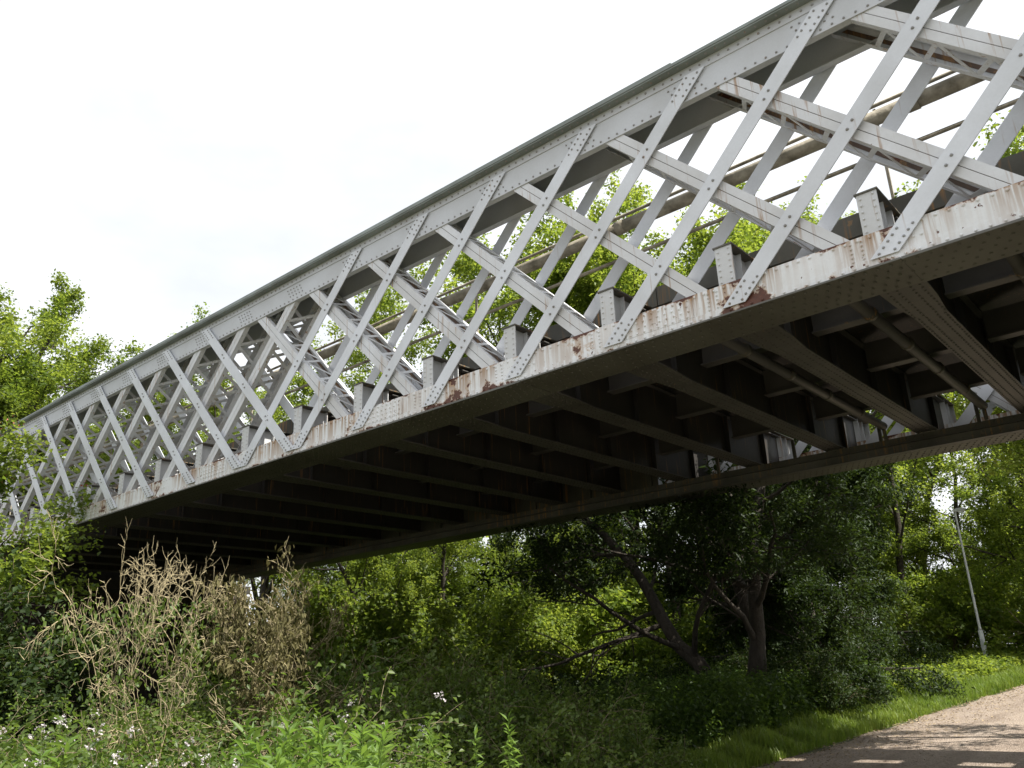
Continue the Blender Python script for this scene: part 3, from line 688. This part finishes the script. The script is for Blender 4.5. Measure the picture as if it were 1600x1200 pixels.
# dead bare shrub, sunlit, in front of the dark void
PD = dict(seg=(.20,.10,.07,.06), wob=.20, trop=(.05,.02,.0,.0), taper=.42, nb=(8,6,4), start=(.40,.2,.15), ang=(50,50,50), lr=(.36,.5,.5), rr=.55, cone=.3)
def dead(seed, H, r, trunks, P=PD, depth=3):
    rg = np.random.default_rng(seed); segs, tips = [], []
    for d in trunks: grow(rg, (rg.uniform(-.15, .15), rg.uniform(-.15, .15), -.1), d, H*rg.uniform(.8, 1.05), r, depth, P, segs, tips)
    V, F = tubes_np(segs, 5); return np_mesh('branches', V, F, M_DEAD, True), tips, rg
dm, dt, rg = dead(41, 2.9, .0105, [(-.30,-.1,1), (-.16,.2,1), (.0,-.15,1), (.12,.1,1), (.26,-.1,1), (-.05,.15,1), (.05,0,1)])
bx_, by_ = pol(-62.6, 10.6); db = empty('dead_bush', (bx_, by_, float(gz(bx_, by_))), 0, 'bare pale dead bush with tangled sunlit twigs before the black void', 'bush')
db.scale = (.66, .66, 1.16); link(bpy.data.objects.new('branches', dm), db)
C = scatter_on(dt[::2], 4, .12, rg); C = C[(C[:, 2] < 2.0) & (np.abs(C[:, 0]) < .7)]; V, F = leaves_np(C, .06, rg, .7, .4, .2); link(bpy.data.objects.new('climbing_leaves', np_mesh('climbing_leaves', V, F, L_BRAM)), db)
# withered bush with drooping dry leaves
dm, dt, rg = dead(43, 2.5, .02, [(-.14,.05,1), (-.05,.0,1), (.06,.05,1), (.14,-.05,1), (.22,.0,1), (-.2,0,1)], dict(PD, ang=(24,32,40), wob=.09, start=(.25,.2,.15)))
bx_, by_ = pol(-56.4, 11.4); wb = empty('withered_bush', (bx_, by_, float(gz(bx_, by_))), 0, 'withered bush hung with drooping brown leaves right of the bare one', 'bush')
link(bpy.data.objects.new('branches', dm), wb)
C = scatter_on(dt, 4, .05, rg); V, F = leaves_np(C, .085, rg, .32, .1, 3.0); link(bpy.data.objects.new('dry_leaves', np_mesh('dry_leaves', V, F, L_DRY)), wb)
# low tangle of dead stems
PT = dict(PD, trop=(-.10,-.08,-.02), wob=.2, ang=(50,50,50))
dm, dt, rg = dead(45, 2.3, .012, [(.9,.1,1), (.6,.4,1), (-.7,.2,1), (.2,-.6,1), (.8,-.5,1), (-.3,.7,1), (1.1,.5,.8)], PT, 2)
for k, (a_, d_, s_, lb) in enumerate(((-53.5, 11.5, 1.0, 'tangle of arching dead brown stems right of the withered bush'), (-60.2, 10.0, .8, 'tangle of dead stems between the bare bush and the withered bush'), (-50, 12.6, .9, 'lower tangle of dead stems farthest right of the bushes'))):
    x, y = pol(a_, d_); o = empty('dead_bramble', (x, y, float(gz(x, y))), k*2.2, lb, 'bush'); o.scale = (s_, s_, s_*.75); link(bpy.data.objects.new('branches', dm), o)

# bramble mounds with blossom
def bramble(seed, H=1.15):
    rg = np.random.default_rng(seed); segs, tips = [], []
    P = dict(seg=(.2,.15), wob=.10, trop=(-.13,-.06), taper=.4, nb=(7,), start=(.2,), ang=(48,), lr=(.36,), rr=.6, cone=.1)
    for k in range(26):
        a = rg.uniform(0, 6.28); u = rg.uniform(.2, 1.0); r0 = rg.uniform(0, .35)
        grow(rg, (r0*math.cos(a), r0*math.sin(a), -.05), (u*math.cos(a), u*math.sin(a), 1.1), H*rg.uniform(1.0, 1.7), .007, 1, P, segs, tips)
    V, F = tubes_np(segs, 4); cane = np_mesh('canes', V, F, M_TWIG, True)
    C = scatter_on(tips, 30, .075, rg); C = C[C[:, 2] > .05]; V, F = leaves_np(C, .062, rg, .66, .55, .3, .6); lv = np_mesh('leaves', V, F, L_BRAM)
    top = C[C[:, 2] > np.quantile(C[:, 2], .72)]; pk = top[rg.choice(len(top), 34)]+np.array([0, 0, .06])
    Cf = (pk[:, None]+rg.normal(size=(34, 8, 3))*.030).reshape(-1, 3); Cp = (Cf[:, None]+rg.normal(size=(len(Cf), 5, 3))*.006).reshape(-1, 3)
    V, F = leaves_np(Cp, .022, rg, .85, .5); fl = np_mesh('blossom', V, F, M_PETAL); return cane, lv, fl
BR = [bramble(51), bramble(52), bramble(53)]
brs = [(-74, 7.6, .84, 1), (-70, 8.4, .80, 1), (-66, 7.2, .80, 1), (-62.5, 8.3, .78, 1), (-58.5, 7.4, .80, 0), (-55, 8.6, .95, 0), (-51.5, 11.6, 1.1, 0), (-47.5, 12.2, 1.15, 0), (-44, 12.6, 1.05, 0), (-52, 9.0, .85, 1), (-46, 11.0, .9, 0), (-42, 11.6, .9, 0),
       (-68, 10.5, .75, 1), (-64, 11.5, .8, 0), (-60.5, 12.3, .9, 0), (-72, 12.5, .8, 0), (-76, 10.5, .9, 1), (-56, 13.3, 1.2, 0), (-52, 14, 1.2, 0), (-48, 14.6, 1.1, 0), (-78, 8.3, .9, 1), (-37.5, 10.8, .8, 0), (-34, 12.0, .8, 0), (-40.5, 13, .9, 0), (-36.5, 14.5, .9, 0), (-44.5, 16, 1.1, 0)]
bw = ['at the lower left corner', 'in the left foreground, next from the corner', 'thick with white blossom in front of the bare bush', 'below the right twigs of the bare bush', 'below the withered bush', 'in front of the withered bush, right side', 'in front of the dead stem tangle',
      'under the middle of the bridge front', 'in shade right of the stem tangle', 'behind the bright willowherb', 'right behind the willowherb', 'shaded, right of the willowherb', 'hugging the foot of the bare bush', 'behind the bare bush', 'between bare and withered bush, behind', 'by the abutment in shade', 'at the left edge behind the front mound', 'behind the withered bush', 'tall, under the deck left', 'tall, under the deck middle', 'cut by the left edge of the picture', 'shaded, left of the nettle bank', 'low and dark before the nettle bank', 'dark, behind the shaded mounds', 'dark, before the sunlit gap', 'dark, deepest under the deck']
for k, (a_, d_, s_, fl) in enumerate(brs):
    b_ = BR[k % 3]; x, y = pol(a_, d_)
    place('bramble_bush', b_ if fl else b_[:2], (x, y), k*1.3, s_, 'bramble mound '+bw[k], 'bush', 'bramble mounds', parts=('canes', 'leaves', 'blossom'))

# willowherb plants
def herb(seed, H=1.25):
    rg = np.random.default_rng(seed); n = 9; lean = rg.normal(size=2)*.06
    pts = np.array([[lean[0]*t*t*H, lean[1]*t*t*H, H*t] for t in np.linspace(0, 1, n)]); V, F = tubes_np([(pts, np.linspace(.006, .0025, n))], 4)
    stem = np_mesh('stem', V, F, L_HERB, True); C = []; Dd = []
    for k in range(74):
        t = .18+.82*k/74; a = k*2.4; x = t*(n-1); i = min(int(x), n-2); p = pts[i]+(pts[i+1]-pts[i])*(x-i)
        C.append(p); Dd.append((math.cos(a), math.sin(a), .35+1.6*max(0, t-.8)/.2))
    V, F = leaves_np(np.array(C), .10, rg, .24, .6, .1, jitter=.25, dirs=np.array(Dd)*1.6); return stem, np_mesh('leaves', V, F, L_HERB)
HB = [herb(61), herb(62), herb(63), herb(64)]
hn = 0
spots = [(rnd.uniform(-58, -49), rnd.uniform(4.4, 5.8)) for _ in range(48)]+[(rnd.uniform(-72, -64), rnd.uniform(5.6, 6.6)) for _ in range(10)]+[(rnd.uniform(-48, -40), rnd.uniform(7.5, 9.5)) for _ in range(12)]
for k, (a_, d_) in enumerate(spots):
    x, y = pol(a_, d_); hgt = {0: 1.02, 1: 1.0, 2: .9}[0 if k < 48 else (1 if k < 58 else 2)]
    g_ = ('willowherb at the bottom centre left', 'willowherb among the left brambles', 'willowherb in the shade before the nettles')[0 if k < 48 else (1 if k < 58 else 2)]
    lb = ('bright green willowherb stem in the sunny clump at the bottom edge', 'willowherb stem sticking out of the blossoming brambles at left', 'shaded willowherb stem beside the dark bramble mounds')[0 if k < 48 else (1 if k < 58 else 2)]
    place('willowherb_plant', HB[k % 4], (x, y), k*1.1, hgt*rnd.uniform(.86, 1.12), lb, 'plant', g_, parts=('stem', 'leaves'))

# nettle bank, grass verge, leaf litter, kerb weeds: stuff
def nettles(name, n, fx, hgt, leaf, mat, seed, label, per=26, asp=.5, droop=.5):
    rg = np.random.default_rng(seed); X, Y = fx(rg, n); Z = gz(X, Y); Hh = hgt*rg.uniform(.55, 1.15, n)
    t = np.tile(np.linspace(.15, 1, per), n); i = np.repeat(np.arange(n), per)
    a = rg.uniform(0, 6.28, n*per); r_ = .02
    C = np.stack([X[i]+rg.normal(size=n*per)*.03+t*t*np.repeat(rg.normal(size=n)*.12, per), Y[i]+rg.normal(size=n*per)*.03+t*t*np.repeat(rg.normal(size=n)*.12, per), Z[i]+Hh[i]*t], 1)
    V, F = leaves_np(C, leaf, rg, asp, .7, droop, dirs=np.stack([np.cos(a), np.sin(a), np.zeros_like(a)], 1))
    return tag(link(bpy.data.objects.new(name, np_mesh(name, V, F, mat))), label, 'undergrowth', kind='stuff')
def f1(rg, n):
    Y = rg.uniform(4.5, 15, n); o = np.abs(rg.normal(size=n))*2.2+.75; return xedge(Y)-o-.25, Y
nettles('nettle_bank', 3000, f1, .9, .085, L_NET, 71, 'shaded nettle bank along the left side of the path under the bridge')
def f2(rg, n):
    X = rg.uniform(-21, -8.5, n); return X, rg.uniform(2.5, 12, n)
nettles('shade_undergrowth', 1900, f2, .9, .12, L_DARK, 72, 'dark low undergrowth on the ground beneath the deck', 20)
def f3(rg, n):
    Y = rg.uniform(15, 34, n); o = np.abs(rg.normal(size=n))*1.8+1.0; return xedge(Y)-o, Y
nettles('verge_weeds', 2000, f3, .42, .10, L_BRIGHT, 73, 'sunlit leafy weeds around the foot of the lamp column', 20, .6)
def f4(rg, n): return rg.uniform(-20, -7.5, n), rg.uniform(15, 24, n)
nettles('woodland_herbs', 1500, f4, .9, .13, L_MID, 74, 'sunny herbs on the woodland floor behind the bridge', 18, .6)
def blades(name, n, fx, L, mat, seed, label, wd=.011):
    rg = np.random.default_rng(seed); X, Y = fx(rg, n); C = np.stack([X, Y, gz(X, Y)-.01], 1)
    a = rg.uniform(0, 6.28, n); l_ = L*rg.uniform(.4, 1.2, n)*(.75+.5*np.sin(X*3.1+np.sin(Y*2.2)*2)*np.sin(Y*2.7+X)); b = rg.uniform(.15, .7, n)
    d = np.stack([np.cos(a), np.sin(a), 0*a], 1); s = np.stack([-np.sin(a), np.cos(a), 0*a], 1)*wd/2; z = np.array([0, 0, 1.])
    p1 = C+(z*.6)*l_[:, None]+d*(b*l_*.25)[:, None]; p2 = C+(z*.9)*l_[:, None]+d*(b*l_*.85)[:, None]
    V = np.stack([C-s, C+s, p1+s*.8, p1-s*.8, p2], 1).reshape(-1, 3); k = np.arange(n)*5
    F = np.concatenate([np.stack([k, k+1, k+2], 1), np.stack([k, k+2, k+3], 1), np.stack([k+3, k+2, k+4], 1)])
    return tag(link(bpy.data.objects.new(name, np_mesh(name, V, F, mat))), label, 'grass', kind='stuff')
def g1(rg, n):
    Y = rg.uniform(3, 34, n); o = np.abs(rg.normal(size=n))*.75; return xedge(Y)-o+.12, Y
blades('verge_grass', 64000, g1, .31, L_GRASS, 81, 'long bright grass along the left edge of the path', .013)
def g2(rg, n): return rg.uniform(-16, -4, n), rg.uniform(-4, 5, n)
blades('rough_grass', 16000, g2, .32, L_GRASS, 82, 'rough grass among the brambles near the bridge', .014)
rg = np.random.default_rng(91); n = 5200; Y = rg.uniform(3, 30, n); X = xedge(Y)+np.abs(rg.normal(size=n))*1.1-.12
C = np.stack([X, Y, .038*np.clip(Y-6, 0, 26)+.036+0*X], 1); V, F = leaves_np(C, .045, rg, .7, 3.0, 0, .1)
tag(link(bpy.data.objects.new('leaf_litter', np_mesh('leaf_litter', V, F, L_LIT))), 'fallen leaves and twigs scattered along the path edge', 'leaves', kind='stuff')
# weeds on the deck edge
rg = np.random.default_rng(92); n = 2600; X = rg.uniform(X0, X1, n); X = X[(np.sin(X*1.3)+np.sin(X*3.1+1)) > .1]; C = np.stack([X, 1.1+rg.normal(size=len(X))*.06, S+1.08+np.abs(rg.normal(size=len(X)))*.05], 1)
Xf = rg.uniform(X0, X1, 5200); Xf = Xf[(np.sin(Xf*2.1)+np.sin(Xf*5.3+1)) > -.2]; C = np.concatenate([C, np.stack([Xf, W-1.2+np.abs(rg.normal(size=len(Xf)))*.28, S+.95+rg.normal(size=len(Xf))*.14], 1)])
V, F = leaves_np(C, .05, rg, .6, .6); tag(link(bpy.data.objects.new('deck_moss', np_mesh('deck_moss', V, F, L_DARK)), bridge), kind='stuff')
